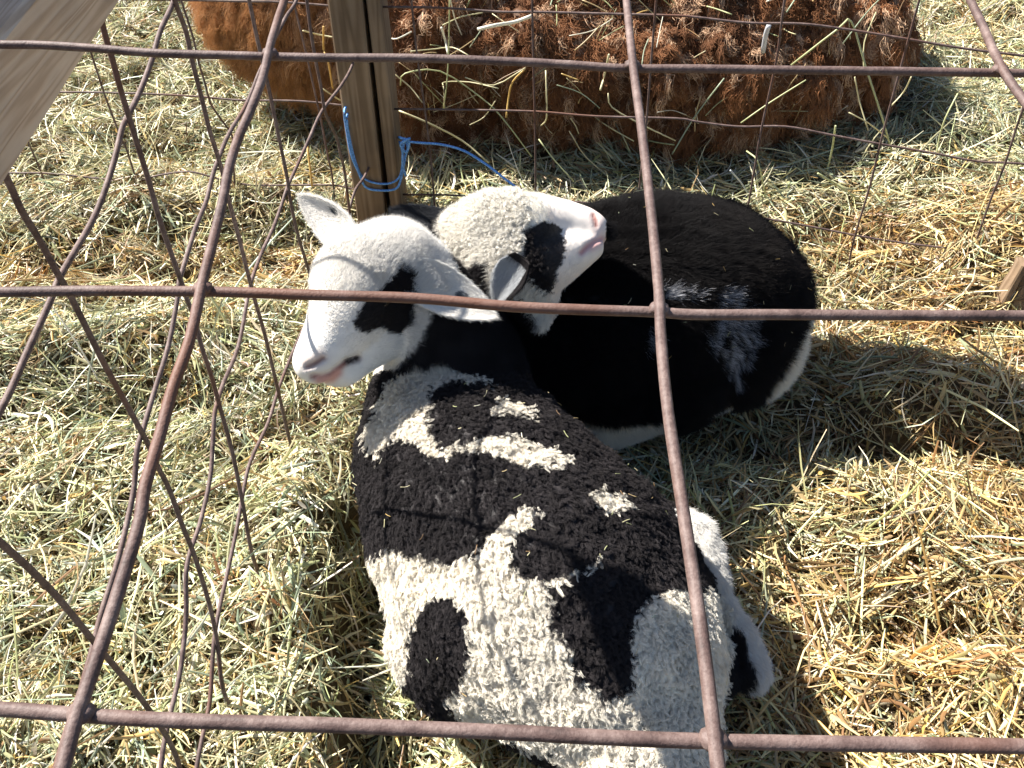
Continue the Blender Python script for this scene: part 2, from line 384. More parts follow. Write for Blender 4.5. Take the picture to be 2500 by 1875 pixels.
LHs = [[(500, -190), (455, -60), (422, 20), (396, 77), (378, 140), (350, 217), (317, 286), (304, 312), (288, 380), (261, 468), (230, 542), (194, 605), (151, 680), (130, 733), (72, 863), (36, 946), (0, 1018), (-90, 1200)],
       [(765, -100), (728, 0), (702, 41), (672, 100), (650, 150), (636, 179), (605, 256), (564, 325), (536, 392), (524, 427), (508, 491), (483, 554), (455, 645), (442, 690), (438, 729), (416, 845), (383, 953), (354, 1051), (340, 1098), (333, 1188), (314, 1285), (289, 1383), (253, 1499), (235, 1572), (217, 1637), (192, 1727), (170, 1781), (145, 1868), (110, 2000)],
       [(871, 125), (861, 164), (835, 210), (789, 271), (759, 337), (728, 406), (705, 457), (690, 503), (669, 560), (641, 621), (618, 685), (608, 729), (586, 845), (550, 935), (535, 982), (528, 1011), (524, 1080), (517, 1170), (492, 1280), (470, 1344), (459, 1402), (459, 1510), (445, 1637), (423, 1734), (405, 1818), (398, 1872), (380, 2000)],
       [(915, 381), (892, 432), (871, 462), (858, 503), (851, 529), (835, 590), (810, 660), (785, 720), (763, 769), (741, 808), (705, 892), (680, 960), (658, 1033), (615, 1127), (597, 1206), (583, 1286), (561, 1391), (535, 1510), (524, 1600), (517, 1709), (499, 1799), (485, 1872), (470, 2000)]]
for v in LV: wire('wire', [lf(x, y, .0015) for x, y in v], R2, M_rust, lf_root, 4, .01)
for h in LHs: wire('wire', [lf(x, y, -.0018) for x, y in h], R2, M_rust, lf_root, 4, .01)

# (c) fence across the back, between the lambs and the brown sheep
PX, PY = -.262, 1.372
def bf(x, y, off=0):
    sl = -.17 if x > 900 else -.09
    n = np.array([-sl, 1., 0]); n /= np.linalg.norm(n)
    return onplane(x, y, (PX, PY+.005, 0), n)-n*off
bf_root = empty('wire_fence', (0.2, PY, 0), 'thin rusty wire fence stretched across the back in front of the brown sheep', 'wire fence', 'rusty wire fences around the pen')
BH = [[(958, 266), (1109, 268), (1302, 272), (1456, 284), (1649, 289), (1700, 297), (1801, 309), (1917, 309), (2026, 329), (2134, 349), (2279, 374), (2387, 394), (2496, 400), (2700, 425)],
      [(931, 17), (1070, 19), (1224, 29), (1302, 29), (1456, 33), (1649, 38), (1700, 42), (1827, 56), (1953, 58), (2062, 71), (2206, 94), (2351, 118), (2496, 136), (2700, 165)],
      [(981, 475), (1089, 476), (1186, 482), (1300, 486), (1500, 500), (1700, 515), (1845, 530), (1989, 555), (2091, 575), (2206, 593), (2369, 612), (2496, 625), (2700, 650)]]
BV = [[(995, -150), (1006, 0), (1020, 135), (1039, 270), (1055, 405), (1062, 505), (1064, 540)],
      [(1298, -150), (1300, 0), (1303, 154), (1307, 309), (1309, 478), (1310, 540)],
      [(1615, -150), (1602, 0), (1589, 162), (1579, 289), (1570, 370), (1560, 470), (1552, 560)],
      [(1945, -150), (1915, 0), (1895, 145), (1859, 311), (1841, 416), (1825, 506), (1815, 560)],
      [(2290, -150), (2243, 0), (2203, 145), (2156, 318), (2123, 452), (2083, 586), (2066, 680)],
      [(2640, -120), (2560, 90), (2489, 282), (2452, 398), (2416, 488), (2380, 593), (2362, 656), (2340, 730)]]
BLH = [[(-250, 228), (0, 226), (156, 225), (256, 226), (383, 230), (485, 236), (562, 243), (605, 245), (733, 247), (843, 258), (880, 262)],
       [(-200, 418), (31, 422), (128, 424), (256, 437), (348, 439), (383, 429), (460, 419), (524, 434), (605, 451), (708, 452), (810, 452), (866, 462), (890, 464)],
       [(-200, -10), (200, -4), (452, 0), (580, 3), (692, 5), (815, 15), (870, 18)]]
BLV = [[(700, -90), (723, 20), (746, 115), (766, 204), (782, 276), (794, 340), (803, 385), (812, 427), (820, 503), (823, 530)],
       [(420, -90), (445, 0), (473, 89), (485, 143), (503, 204), (516, 250), (539, 286), (562, 317), (570, 340), (571, 380), (574, 440), (578, 490)],
       [(160, -90), (190, 10), (225, 128), (243, 184), (258, 230), (279, 286), (296, 330), (312, 365), (330, 422), (350, 475), (362, 510)],
       [(-90, -60), (0, 160), (74, 350), (97, 404), (123, 473), (136, 510)]]
R3 = .0018
for h in BH+BLH: wire('wire', [bf(x, y, 0) for x, y in h], R3, M_rust, bf_root, 4, .01)
for v in BV+BLV: wire('wire', [bf(x, y, .0036) for x, y in v], R3, M_rust, bf_root, 4, .01)

# ------------------------------------------------------------------ timber
def board(name, p0, p1, wv, tv, mt, parent, bev=.002, nseg=10, warp=.0006):
    """board from p0 to p1 with half-width vector wv and half-thickness vector tv; slightly uneven edges"""
    p0, p1, wv, tv = map(lambda a: np.asarray(a, float), (p0, p1, wv, tv))
    prof = []
    w_, t_ = np.linalg.norm(wv), np.linalg.norm(tv); uw, ut = wv/w_, tv/t_
    for sx, sy in ((1, 1), (-1, 1), (-1, -1), (1, -1)):
        a = (sx*(w_-bev), sy*t_); b = (sx*w_, sy*(t_-bev))
        prof += [a, b] if sx*sy < 0 else [b, a]
    V = []; n = nseg+1
    for i in range(n):
        c = p0+(p1-p0)*i/nseg
        for (a, b) in prof:
            V.append(c+uw*(a+rng.normal(0, warp))+ut*(b+rng.normal(0, warp*.4)))
    k = 8; F = []
    for i in range(nseg):
        for j in range(k): F.append([i*k+j, i*k+(j+1) % k, (i+1)*k+(j+1) % k, (i+1)*k+j])
    me = bpy.data.meshes.new(name); e0 = list(range(k))[::-1]; e1 = [nseg*k+j for j in range(k)]
    me.from_pydata([tuple(v) for v in V], [], [list(map(int, f)) for f in F]+[e0, e1]); me.update()
    bm = bmesh.new(); bm.from_mesh(me); bmesh.ops.recalc_face_normals(bm, faces=bm.faces); bm.to_mesh(me); bm.free()
    return link(name, me, mt, parent)
M_woodZ = mat_wood('weathered_post_timber', 'Z', (.235, .16, .10), (.34, .245, .165), (.12, .078, .045))
M_woodY = mat_wood('weathered_rail_timber', 'R', (.74, .56, .40), (.88, .72, .55), (.46, .31, .20))
post = empty('wooden_post', (PX, PY, 0), 'weathered corner post made of two narrow upright planks with a dark gap', 'post')
yb, zt = PY-.04, 1.25
def pc(x, y): # on the post's front plane
    return onplane(x, y, (0, yb, 0), np.array([0, 1., 0]))
def plank(xt0, xt1, xb0, xb1, dy, nm):
    a = pc((xt0+xt1)/2, 0); b = pc((xb0+xb1)/2, 540)
    d = (a-b)/(a[2]-b[2]); p0 = b+d*(-.10-b[2]); p1 = b+d*(zt-b[2])
    hw = abs(pc(xb1, 540)[0]-pc(xb0, 540)[0])/2
    sh = np.array([0, .045+dy, 0])
    return board(nm, p0+sh, p1+sh, (hw, 0, 0), (0, .045, 0), M_woodZ, post, .003, 14, .0004)
plank(815, 866, 872, 942, 0, 'plank'); plank(882, 936, 956, 984, .004, 'plank')
# narrow board added at the back of the gap to block light and keep it dark
a = pc(874, 0); b = pc(949, 540); d = (a-b)/(a[2]-b[2]); sh = np.array([0, .075, 0])
board('gap_blocker', b+d*(-.1-b[2])+sh, b+d*(1.2-b[2])+sh, (.0085, 0, 0), (0, .01, 0), M_woodZ, post, .001)

# rail along the top of the left fence
rail = empty('top_rail', (-.30, .5, .72), 'thick wooden board along the top of the left fence', 'wooden rail')
e0 = onplane(300, 0, (-.26, 0, 0), np.array([1., 0, 0])); e1 = onplane(10, 458, (-.26, 0, 0), np.array([1., 0, 0]))
dr = (e0-e1)/np.linalg.norm(e0-e1); cr = (e0+e1)/2
hh = .026; upv = np.cross(dr, (1, 0, 0)); upv = upv/np.linalg.norm(upv); upv *= np.sign(upv[2])
board('plank', cr-dr*.55+upv*hh+np.array([-.025, 0, 0]), cr+dr*.15+upv*hh+np.array([-.025, 0, 0]), (.025, 0, 0), upv*hh, M_woodY, rail, .003, 16, .0003)
board('plank', cr-dr*.55+upv*(hh*2+.026)+np.array([-.052, 0, 0]), cr+dr*.04+upv*(hh*2+.026)+np.array([-.052, 0, 0]), (.022, 0, 0), upv*.019, M_woodY, rail, .003, 16, .0003)

# stake at the right edge
sb = W(2490, 748, .035)-np.array([0, 0, .09]); stake = empty('wooden_stake', tuple(sb), 'short split wooden stake standing in the hay at the right edge', 'stake')
board('shaft', sb+np.array([.012, 0, 0]), sb+np.array([.024, .025, .180]), (.026, -.012, 0), (.010, .026, 0), M_woodZ, stake, .004, 8, .0012)
board('splinter', sb+np.array([-.040, -.006, 0]), sb+np.array([-.020, .02, .165]), (.006, 0, 0), (0, .012, 0), M_woodZ, stake, .002, 8, .0008)

# ------------------------------------------------------------------ blue twine
mt_, t_, b_ = mat('blue_twine'); tc = N(t_, 'ShaderNodeTexCoord'); wv_ = N(t_, 'ShaderNodeTexNoise', Scale=400.0)
t_.links.new(tc.outputs['Object'], wv_.inputs['Vector']); r_ = ramp(t_, [(.35, (.05, .20, .55)), (.65, (.20, .46, .90))], wv_.outputs['Fac'])
t_.links.new(r_.outputs[0], b_.inputs['Base Color']); b_.inputs['Roughness'].default_value = .45
tw = empty('twine', tuple(pc(930, 460)), 'bright blue twine looped round the wooden post with a loose tail', 'twine')
def tp(x, y, dy=0): return onplane(x, y, (0, yb-.004+dy, 0), np.array([0, 1., 0]))
lo = [tp(868, 250, .05), tp(842, 266, -.001), tp(846, 316), tp(858, 378, -.003), tp(877, 424, -.003), tp(893, 457), tp(927, 465), tp(966, 461), tp(979, 436, .005), tp(989, 386, .01), tp(995, 359, .01), tp(985, 342, .02), tp(960, 330, .09)]
wire('loop', lo, .0021, mt_, tw, 6)
wire('loop', [tp(868, 262, .06), tp(848, 280, .001), tp(852, 330, -.001), tp(868, 395, -.001), tp(885, 432), tp(916, 447), tp(954, 447), tp(977, 428, .004), tp(983, 380, .01), tp(975, 345, .03)], .0019, mt_, tw, 6)
wire('knot', [tp(975, 335, .01), tp(998, 345, 0), tp(992, 372, .0), tp(978, 352, -.004), tp(1000, 338, -.002), tp(986, 350, .006), tp(983, 400, .002), tp(991, 430, .004)], .0022, mt_, tw, 6)
wire('tail', [tp(985, 345), tp(1031, 349), tp(1078, 353, -.01), tp(1132, 368, -.03), tp(1186, 401, -.05), tp(1232, 436, -.08), tp(1275, 469, -.11), tp(1310, 500, -.15)], .0021, mt_, tw, 6)

# ------------------------------------------------------------------ animal bodies
def body_mesh(name, chains, voxel, smooth=8):
    bm = bmesh.new()
    tmpl = bmesh.new(); bmesh.ops.create_icosphere(tmpl, subdivisions=3, radius=1)
    tv = np.array([v.co[:] for v in tmpl.verts]); tf = [[v.index for v in f.verts] for f in tmpl.faces]; tmpl.free()
    V = []; F = []; off = 0
    for ch in chains:
        for (a, b) in zip(ch[:-1], ch[1:]):
            pa, ra = np.array(a[0]), a[1]; pb, rb = np.array(b[0]), b[1]
            sa = np.array(a[2]) if len(a) > 2 else np.ones(3); sb_ = np.array(b[2]) if len(b) > 2 else np.ones(3)
            n = max(2, int(np.linalg.norm(pb-pa)/(min(ra, rb)*.35))+1)
            for k in range(n+1):
                t = k/n; c = pa+(pb-pa)*t; r = ra+(rb-ra)*t; s = sa+(sb_-sa)*t
                V.append(tv*r*s+c); F += [[i+off for i in f] for f in tf]; off += len(tv)
    me = bpy.data.meshes.new(name); me = mesh_np(name, np.vstack(V), np.array(F))
    o = bpy.data.objects.new('tmp', me); COL.objects.link(o)
    m = o.modifiers.new('r', 'REMESH'); m.mode = 'VOXEL'; m.voxel_size = voxel; m.use_smooth_shade = True
    s = o.modifiers.new('s', 'SMOOTH'); s.iterations = smooth; s.factor = .5
    dg = bpy.context.evaluated_depsgraph_get(); dg.update()
    out = bpy.data.meshes.new_from_object(o.evaluated_get(dg)); out.name = name
    bpy.data.objects.remove(o); 
    return out
def mesh_arrays(me):
    n = len(me.vertices); V = np.empty(n*3, np.float32); me.vertices.foreach_get('co', V); V = V.reshape(-1, 3).astype(float)
    me.calc_loop_triangles(); t = np.empty(len(me.loop_triangles)*3, np.int32); me.loop_triangles.foreach_get('vertices', t)
    T = t.reshape(-1, 3); NN = np.empty(n*3, np.float32); me.vertex_normals.foreach_get('vector', NN)
    return V, T, NN.reshape(-1, 3).astype(float)
def sample(me, n, weight=None):
    V, T, NN = mesh_arrays(me); a, b, c = V[T[:, 0]], V[T[:, 1]], V[T[:, 2]]
    ar = np.linalg.norm(np.cross(b-a, c-a), axis=1)
    if weight is not None: ar = ar*weight((a+b+c)/3)
    idx = np.searchsorted(np.cumsum(ar)/ar.sum(), rng.random(n)).clip(0, len(T)-1)
    u, v = rng.random(n), rng.random(n); f = u+v > 1; u[f] = 1-u[f]; v[f] = 1-v[f]; w_ = 1-u-v
    t = T[idx]; p = V[t[:, 0]]*u[:, None]+V[t[:, 1]]*v[:, None]+V[t[:, 2]]*w_[:, None]
    nn = NN[t[:, 0]]*u[:, None]+NN[t[:, 1]]*v[:, None]+NN[t[:, 2]]*w_[:, None]
    return p, nn/np.linalg.norm(nn, axis=1)[:, None]
def tangents(nn, pref=None):
    ref = np.where(np.abs(nn[:, 2:3]) < .9, np.array([[0, 0, 1.]]), np.array([[1., 0, 0]])) if pref is None else pref
    a = ref-nn*np.sum(ref*nn, 1, keepdims=True); a /= np.linalg.norm(a, axis=1)[:, None]+1e-9
    return a, np.cross(nn, a)
def hair(name, pts, radii, cols, mt, parent):
    """pts n*K*3; radii n*K; cols n*3"""
    n, K, _ = pts.shape
    hc = bpy.data.hair_curves.new(name); hc.add_curves([K]*n)
    pts = pts.astype(np.float32)
    hc.attributes['position'].data.foreach_set('vector', pts.ravel()) if 'position' in hc.attributes else hc.points.foreach_set('position', pts.ravel())
    ra = hc.attributes.get('radius') or hc.attributes.new('radius', 'FLOAT', 'POINT')
    ra.data.foreach_set('value', np.ascontiguousarray(radii, np.float32).ravel())
    ca = hc.attributes.new('tint', 'FLOAT_COLOR', 'CURVE'); c = np.ones((n, 4), np.float32); c[:, :3] = np.clip(cols, 0, 1)
    ca.data.foreach_set('color', c.ravel())
    return link(name, hc, mt, parent)

def curls(p, nn, per, h, rad, lean, col, hair_r, spiral=.0014, turns=1.0):
    """woolly locks: every lock is a bunch of strands winding together"""
    n = len(p); K = 6
    a, b = tangents(nn)
    t = np.linspace(0, 1, K)
    hl = h*rng.uniform(.6, 1.3, n)*(.7+.6*fbm(p[:, 0]*55, p[:, 1]*55+p[:, 2]*40, 91, 2)); ln = lean+rng.normal(0, .35, (n, 3)); ln -= nn*np.sum(ln*nn, 1, keepdims=True)
    curl_dir = rng.uniform(0, 2*np.pi, n)
    P_ = np.repeat(p, per, 0); Nn = np.repeat(nn, per, 0); A = np.repeat(a, per, 0); B = np.repeat(b, per, 0)
    HL = np.repeat(hl, per); LN = np.repeat(ln, per, 0); m = n*per
    th = rng.uniform(0, 2*np.pi, m); rr = rad*np.sqrt(rng.random(m))
    ph = np.repeat(rng.uniform(0, 6.28, n), per)+rng.normal(0, .5, m); hv = HL*rng.uniform(.8, 1.1, m)
    off = (A*np.cos(th)[:, None]+B*np.sin(th)[:, None])*rr[:, None]
    pts = P_[:, None]-Nn[:, None]*.001+Nn[:, None]*(hv[:, None]*(t-.25*t*t)[None])[..., None]
    pts += off[:, None]*(1-.55*t**1.5)[None, :, None]
    pts += LN[:, None]*(HL[:, None]*(t**2)[None]*.9)[..., None]
    ang = ph[:, None]+turns*6.28*t[None]
    s = spiral*(t**.7)
    pts += A[:, None]*(np.cos(ang)*s)[..., None]+B[:, None]*(np.sin(ang)*s)[..., None]
    c = np.repeat(col, per, 0)*rng.uniform(.88, 1.1, (m, 1))
    r = hair_r*np.broadcast_to((1-.55*t)[None], (m, K))
    return pts, r, c
def fur(p, nn, flow, L, lift, hair_r, col, K=4, wav=.15, taper=.8):
    n = len(p); t = np.linspace(0, 1, K)
    fl = flow-nn*np.sum(flow*nn, 1, keepdims=True); fl /= np.linalg.norm(fl, axis=1)[:, None]+1e-9
    j = rng.normal(0, wav, (n, 3)); d = fl*(1-lift)+nn*lift+j; d /= np.linalg.norm(d, axis=1)[:, None]
    Lh = L*rng.uniform(.65, 1.25, n)
    pts = p[:, None]-nn[:, None]*.0008+d[:, None]*(Lh[:, None]*t[None])[..., None]
    pts += (fl*rng.uniform(-.1, .5, n)[:, None])[:, None]*(Lh[:, None]*(t**2)[None]*.5)[..., None]+rng.normal(0, 1, (n, 1, 3))*(Lh[:, None]*(t**2)[None]*wav*.8)[..., None]
    r = hair_r*np.broadcast_to((1-taper*t)[None], (n, K))
    return pts, r, col*rng.uniform(.85, 1.12, (n, 1))
CREAM = np.array([.84, .78, .67]); WHITE = np.array([.86, .83, .78]); BLACK = np.array([.022, .019, .020]); PINK = np.array([.62, .34, .30])
def jitter(px, a=9.0, s=22.0):
    return px+np.stack([noise2(px[:, 0]/s, px[:, 1]/s, 5)-.5, noise2(px[:, 0]/s+40, px[:, 1]/s, 9)-.5], 1)*2*a+rng.normal(0, a*.5, px.shape)
def T6(l): return [(800+.618*x, 850+.618*y) for x, y in l]
def T4(l): return [(700+.3617*x, 440+.3617*y) for x, y in l]

# ---- lamb 1: piebald, in front, head turned to the left
L1_white = [T6([(220, 180), (260, 110), (330, 70), (450, 60), (560, 110), (680, 165), (560, 145), (450, 145), (400, 180), (410, 240), (400, 300), (420, 380), (460, 400), (640, 370), (690, 340), (760, 370), (900, 410), (985, 450), (880, 472), (780, 468), (640, 412), (520, 410), (430, 445), (390, 425), (350, 372), (260, 362), (210, 400), (190, 465), (165, 400), (150, 360), (190, 290)]),
            T6([(640, 275), (690, 205), (760, 215), (815, 275), (700, 268)]), T6([(1025, 580), (1080, 565), (1175, 600), (1195, 645), (1120, 635), (1090, 655)]),
            T6([(150, 830), (200, 820), (270, 785), (360, 828), (470, 860), (600, 820), (635, 770), (645, 730), (700, 680), (780, 635), (865, 650), (790, 685), (775, 720), (722, 760), (712, 830), (750, 890), (850, 920), (1000, 878), (1085, 825), (1075, 855), (1000, 895), (862, 950), (880, 1100), (960, 1180), (970, 1290), (1060, 1350), (1120, 1392), (1200, 1330), (1212, 1240), (1190, 1150), (1220, 1060), (1270, 990), (1380, 955), (1500, 950), (1640, 960), (1700, 1100), (1640, 1300), (1560, 1450), (1600, 1900), (1000, 1900), (940, 1640), (760, 1560), (530, 1500), (520, 1440), (455, 1400), (490, 1355), (540, 1290), (562, 1180), (550, 1060), (500, 985), (440, 968), (392, 1010), (345, 1080), (328, 1160), (318, 1250), (300, 1330), (120, 1300), (140, 1000)])]
L1_patch = T4([(745, 590), (830, 640), (852, 800), (835, 950), (750, 1052), (690, 1040), (620, 1000), (540, 1042), (475, 1022), (432, 960), (480, 890), (530, 830), (640, 745), (700, 660)])
def head1_sp(p): return (p[:, 2] > .20) & (proj(p)[:, 1] < 900) & (proj(p)[:, 0] < 1075)
def col1(p, fine=False):
    px = proj(p); n = len(p); j = jitter(px, 9 if not fine else 4)
    c = np.tile(BLACK, (n, 1))
    wm = np.zeros(n, bool)
    for q in L1_white: wm |= inpoly(j, q)
    tone = .76+.42*fbm(px[:, 0]/60, px[:, 1]/60, 21, 4)
    c[wm] = (CREAM*tone[:, None]*rng.uniform(.9, 1.08, (n, 1)))[wm]
    bl = ~wm; c[bl] = (c*(.8+.7*noise2(px[:, 0]/30, px[:, 1]/30, 8)[:, None]))[bl]
    # head: white with a black eye patch
    j2 = jitter(px, 3.5, 14)
    hd = inpoly(j2, T4([(100, 0), (420, 0), (800, 150), (1000, 420), (1120, 600), (1120, 760), (960, 850), (955, 900), (890, 1085), (740, 1262), (640, 1300), (300, 1480), (40, 1400), (0, 900)])) & (p[:, 2] > .20)
    tone2 = .86+.2*fbm(px[:, 0]/22, px[:, 1]/22, 3, 3)
    c[hd] = (WHITE*tone2[:, None])[hd]
    pa = hd & inpoly(j2, L1_patch); c[pa] = BLACK*.8
    # hind leg
    leg = inpoly(px, [(1640, 1240), (1990, 1240), (1990, 1760), (1760, 1760), (1790, 1500)]) & (p[:, 2] < .155)
    c[leg] = WHITE*.82
    inn = leg & inpoly(jitter(px, 3), [(1700, 1480), (1815, 1540), (1832, 1610), (1846, 1655), (1835, 1680), (1760, 1710)]); c[inn] = BLACK
    return c, hd, leg
def wc(x, y, z): return W(x, y, z)
l1_chains = [
    [(wc(1100, 1040, .15), .105), (wc(1128, 1130, .16), .122, (1, 1, .97)), (wc(1215, 1285, .160), .143, (1, 1, .95)), (wc(1330, 1430, .150), .152, (1, 1, .95)), (wc(1455, 1570, .14), .124), (wc(1530, 1700, .13), .088), (wc(1570, 1830, .12), .072)],
    [(wc(1440, 1500, .12), .13), (wc(1500, 1600, .11), .11)], [(wc(1190, 1380, .11), .118), (wc(1205, 1480, .11), .112), (wc(1155, 1545, .10), .089)],
    [(wc(1105, 1000, .18), .10), (wc(1110, 900, .22), .082), (wc(1075, 800, .28), .066), (wc(1010, 720, .325), .058), (wc(955, 665, .35), .055)],
    # head
    [(wc(925, 668, .362), .050), (wc(896, 682, .362), .053), (wc(875, 710, .356), .052)],
    [(wc(876, 700, .356), .052), (wc(858, 745, .350), .044), (wc(822, 808, .335), .034), (wc(785, 862, .322), .0275), (wc(770, 882, .316), .0245)],
    [(wc(945, 740, .325), .048), (wc(920, 790, .31), .042), (wc(870, 850, .298), .030), (wc(838, 893, .292), .0235), (wc(822, 905, .290), .019)],
    [(wc(985, 700, .33), .05), (wc(960, 790, .30), .040)], [(wc(975, 650, .352), .040), (wc(1035, 690, .348), .024)],
    # hind leg lying along the right flank
    [(wc(1600, 1330, .10), .05), (wc(1696, 1312, .120), .025), (wc(1722, 1372, .112), .021), (wc(1762, 1470, .085), .0135), (wc(1806, 1545, .07), .015), (wc(1830, 1605, .06), .0175), (wc(1833, 1642, .052), .021)],
    [(wc(1560, 1560, .09), .075), (wc(1740, 1640, .05), .03)],
]
lamb1 = empty('lamb', tuple(wc(1300, 1400, 0)), 'black and cream piebald lamb lying nearest, white face turned to the left', 'lamb', 'lambs lying in the hay')
me1 = body_mesh('body', l1_chains, .0035, 10)
def dent(me, items):
    V, T, NN = mesh_arrays(me); px = proj(V); q = V.copy()
    vis = (NN@(-FW)) > -.05
    for path, wpx, dep, zmin in items:
        d = dseg(px, path); k = np.exp(-(d/wpx)**2)*vis*(V[:, 2] > zmin); q -= NN*(k*dep)[:, None]
    me.vertices.foreach_set('co', q.astype(np.float32).ravel()); me.update()
l1_mouth = T4([(175, 1325), (240, 1335), (300, 1310), (350, 1270), (400, 1230), (480, 1205)])
l1_nost = T4([(140, 1262), (190, 1240), (245, 1205)])
dent(me1, [(l1_mouth, 7, .0045, .2), (l1_nost, 6, .0045, .2), (T4([(640, 700), (720, 780)]), 16, .003, .2)])
def mesh_color1(me):
    V, T, NN = mesh_arrays(me); c, hd, leg = col1(V, True); px = proj(V)
    vis = (NN@(-FW) > 0)&hd
    d = dseg(px, l1_mouth); k = np.exp(-(d/8)**2)*vis; c = c*(1-k[:, None])+np.array([.20, .07, .07])*k[:, None]
    d = dseg(px, T4([(215, 1345), (300, 1340), (350, 1300)])); k = np.exp(-(d/11)**2)*vis; c = c*(1-k[:, None])+PINK*k[:, None]
    d = dseg(px, T4([(410, 1222), (470, 1205)])); k = np.clip(np.exp(-(d/8)**2)*1.4, 0, 1)*vis; c = c*(1-k[:, None])+np.array([.02, .015, .015])*k[:, None]
    d = dseg(px, l1_nost); k = np.clip(np.exp(-(d/6)**2)*1.3, 0, 1)*vis; c = c*(1-k[:, None])+np.array([.10, .04, .035])*k[:, None]
    d = dseg(px, T4([(110, 1180), (140, 1250), (230, 1190)])); k = np.exp(-(d/16)**2)*vis*.55; c = c*(1-k[:, None])+np.array([.62, .42, .36])*k[:, None]
    vcol(me, c)
mesh_color1(me1)
V, T, NN = mesh_arrays(me1); pxv = proj(V); tk = np.clip((pxv[:, 1]-900)/80, 0, 1)*(V[:, 2] > .05)
lmp = np.array([mnoise.noise(Vector((v[0]*95, v[1]*95, v[2]*60)))+.7*mnoise.noise(Vector(v*38)) if t_k > 0 else 0. for v, t_k in zip(V, tk)])
me1.vertices.foreach_set('co', (V+NN*(lmp*.0030*tk)[:, None]).astype(np.float32).ravel()); me1.update()
link('body', me1, M_skin, lamb1)
def inpath(px, path, w_): return dseg(px, path) < w_
# fleece on trunk
p, nn = sample(me1, 76000); c, hd, leg = col1(p)
neck = (proj(p)[:, 1] < 905) & ~hd
k = ~hd & ~leg & ~neck & (p[:, 2] > .0)
down = wc(1400, 1750, .1)-wc(1120, 1000, .2); down /= np.linalg.norm(down)
pts, r, cc = curls(p[k], nn[k], 9, .0080, .0025, np.tile(down*.45+np.array([0, 0, -.25]), (k.sum(), 1)), c[k], .00019, .0016, 1.4)
hair('fleece', pts, r, cc, M_wool, lamb1)
# neck, head and leg fur
nose = wc(775, 880, .31)
p, nn = sample(me1, 420000, lambda q: np.where((q[:, 2] > .2) & (proj(q)[:, 1] < 960), 1.0, np.where((q[:, 2] < .155) & (proj(q)[:, 0] > 1640), .5, .0)))
c, hd, leg = col1(p); px = proj(p)
dn = np.linalg.norm(p-nose, axis=1)
bare = hd & ((dseg(px, l1_mouth) < 7) | (dseg(px, l1_nost) < 6) | (dn < .008))
k = (hd | leg | (px[:, 1] < 905)) & ~bare; p, nn, c, dn, hd = p[k], nn[k], c[k], dn[k], hd[k]
L = np.where(hd, np.clip(.0016+(dn-.03)*.075, .0015, .0090), .008)
flow = (p-nose); flow[~hd] = down
pts, r, cc = fur(p, nn, flow, L, np.where(hd, .22+np.clip((dn-.09)*4, 0, .35), .4)[:, None], .00016, c)
hair('face_fur', pts, r, cc, M_fur, lamb1)
q_ = np.flatnonzero(hd & (dn > .115))[::14]
pts, r, cc = curls(p[q_], nn[q_], 9, .0060, .0022, np.tile(np.array([.3, .3, -.1]), (len(q_), 1)), c[q_], .00015, .0013, 1.2)
hair('crown_wool', pts, r, cc, M_wool, lamb1)

def ear(parent, base, tip, side_w, normal, wid, cols, fold=.25, name='ear', roundtip=.75, furL=.0065, inner=None):
    """a leaf-shaped cupped ear, closed with a rim, covered in short fur; cols(u, v) gives its colour"""
    base, tip, normal = map(lambda a: np.array(a, float), (base, tip, normal))
    ax = tip-base; Ln = np.linalg.norm(ax); ax /= Ln; normal -= ax*(normal@ax); normal /= np.linalg.norm(normal); sd_ = np.cross(ax, normal)
    nu, nv = 28, 14; V = []; U = []
    for s_ in (1, -1):
        for i in range(nu+1):
            u = i/nu; wdt = wid*(.55+.45*math.sin(min(1, u/.36)*math.pi/2)) if u < .36 else wid*max(0, 1-((u-.36)/.64)**1.7)**roundtip
            for j in range(nv+1):
                v = -1+2*j/nv; cup = fold*wdt*(v*v)*2.2
                thick = .0022*(1-v*v)*(1-u**4)+.0003
                V.append(base+ax*(Ln*u)+sd_*(wdt*v)+normal*(cup+s_*thick-(.12*Ln*math.sin(u*math.pi)*.6))); U.append((u, v, s_))
    F = []; m = nv+1
    for s_ in range(2):
        o_ = s_*(nu+1)*m
        for i in range(nu):
            for j in range(nv):
                f = [o_+i*m+j, o_+i*m+j+1, o_+(i+1)*m+j+1, o_+(i+1)*m+j]; F.append(f if s_ else f[::-1])
    me = mesh_np(name, V, F); U = np.array(U); c = cols(U); vcol(me, c)
    eo = link(name, me, M_ear, parent)
    pp, n2 = sample(me, 16000)
    # colour of nearest vertex by parametric inversion
    q = pp-base; uu = np.clip(q@ax/Ln, 0, 1); vv = np.clip((q@sd_)/(wid+1e-9), -1, 1)
    ss = np.sign(n2@normal); cc_ = cols(np.stack([uu, vv, ss], 1))
    pts, r, c2 = fur(pp, n2, np.tile(ax, (len(pp), 1)), furL, .22, .00014, cc_)
    hair('ear_fur', pts, r, c2, M_fur, eo)
def cmix(base, spots):
    def f(U):
        c = np.tile(np.array(base, float), (len(U), 1))
        for (cond, colr) in spots:
            k_ = cond(U); c[k_] = colr
        return c
    return f
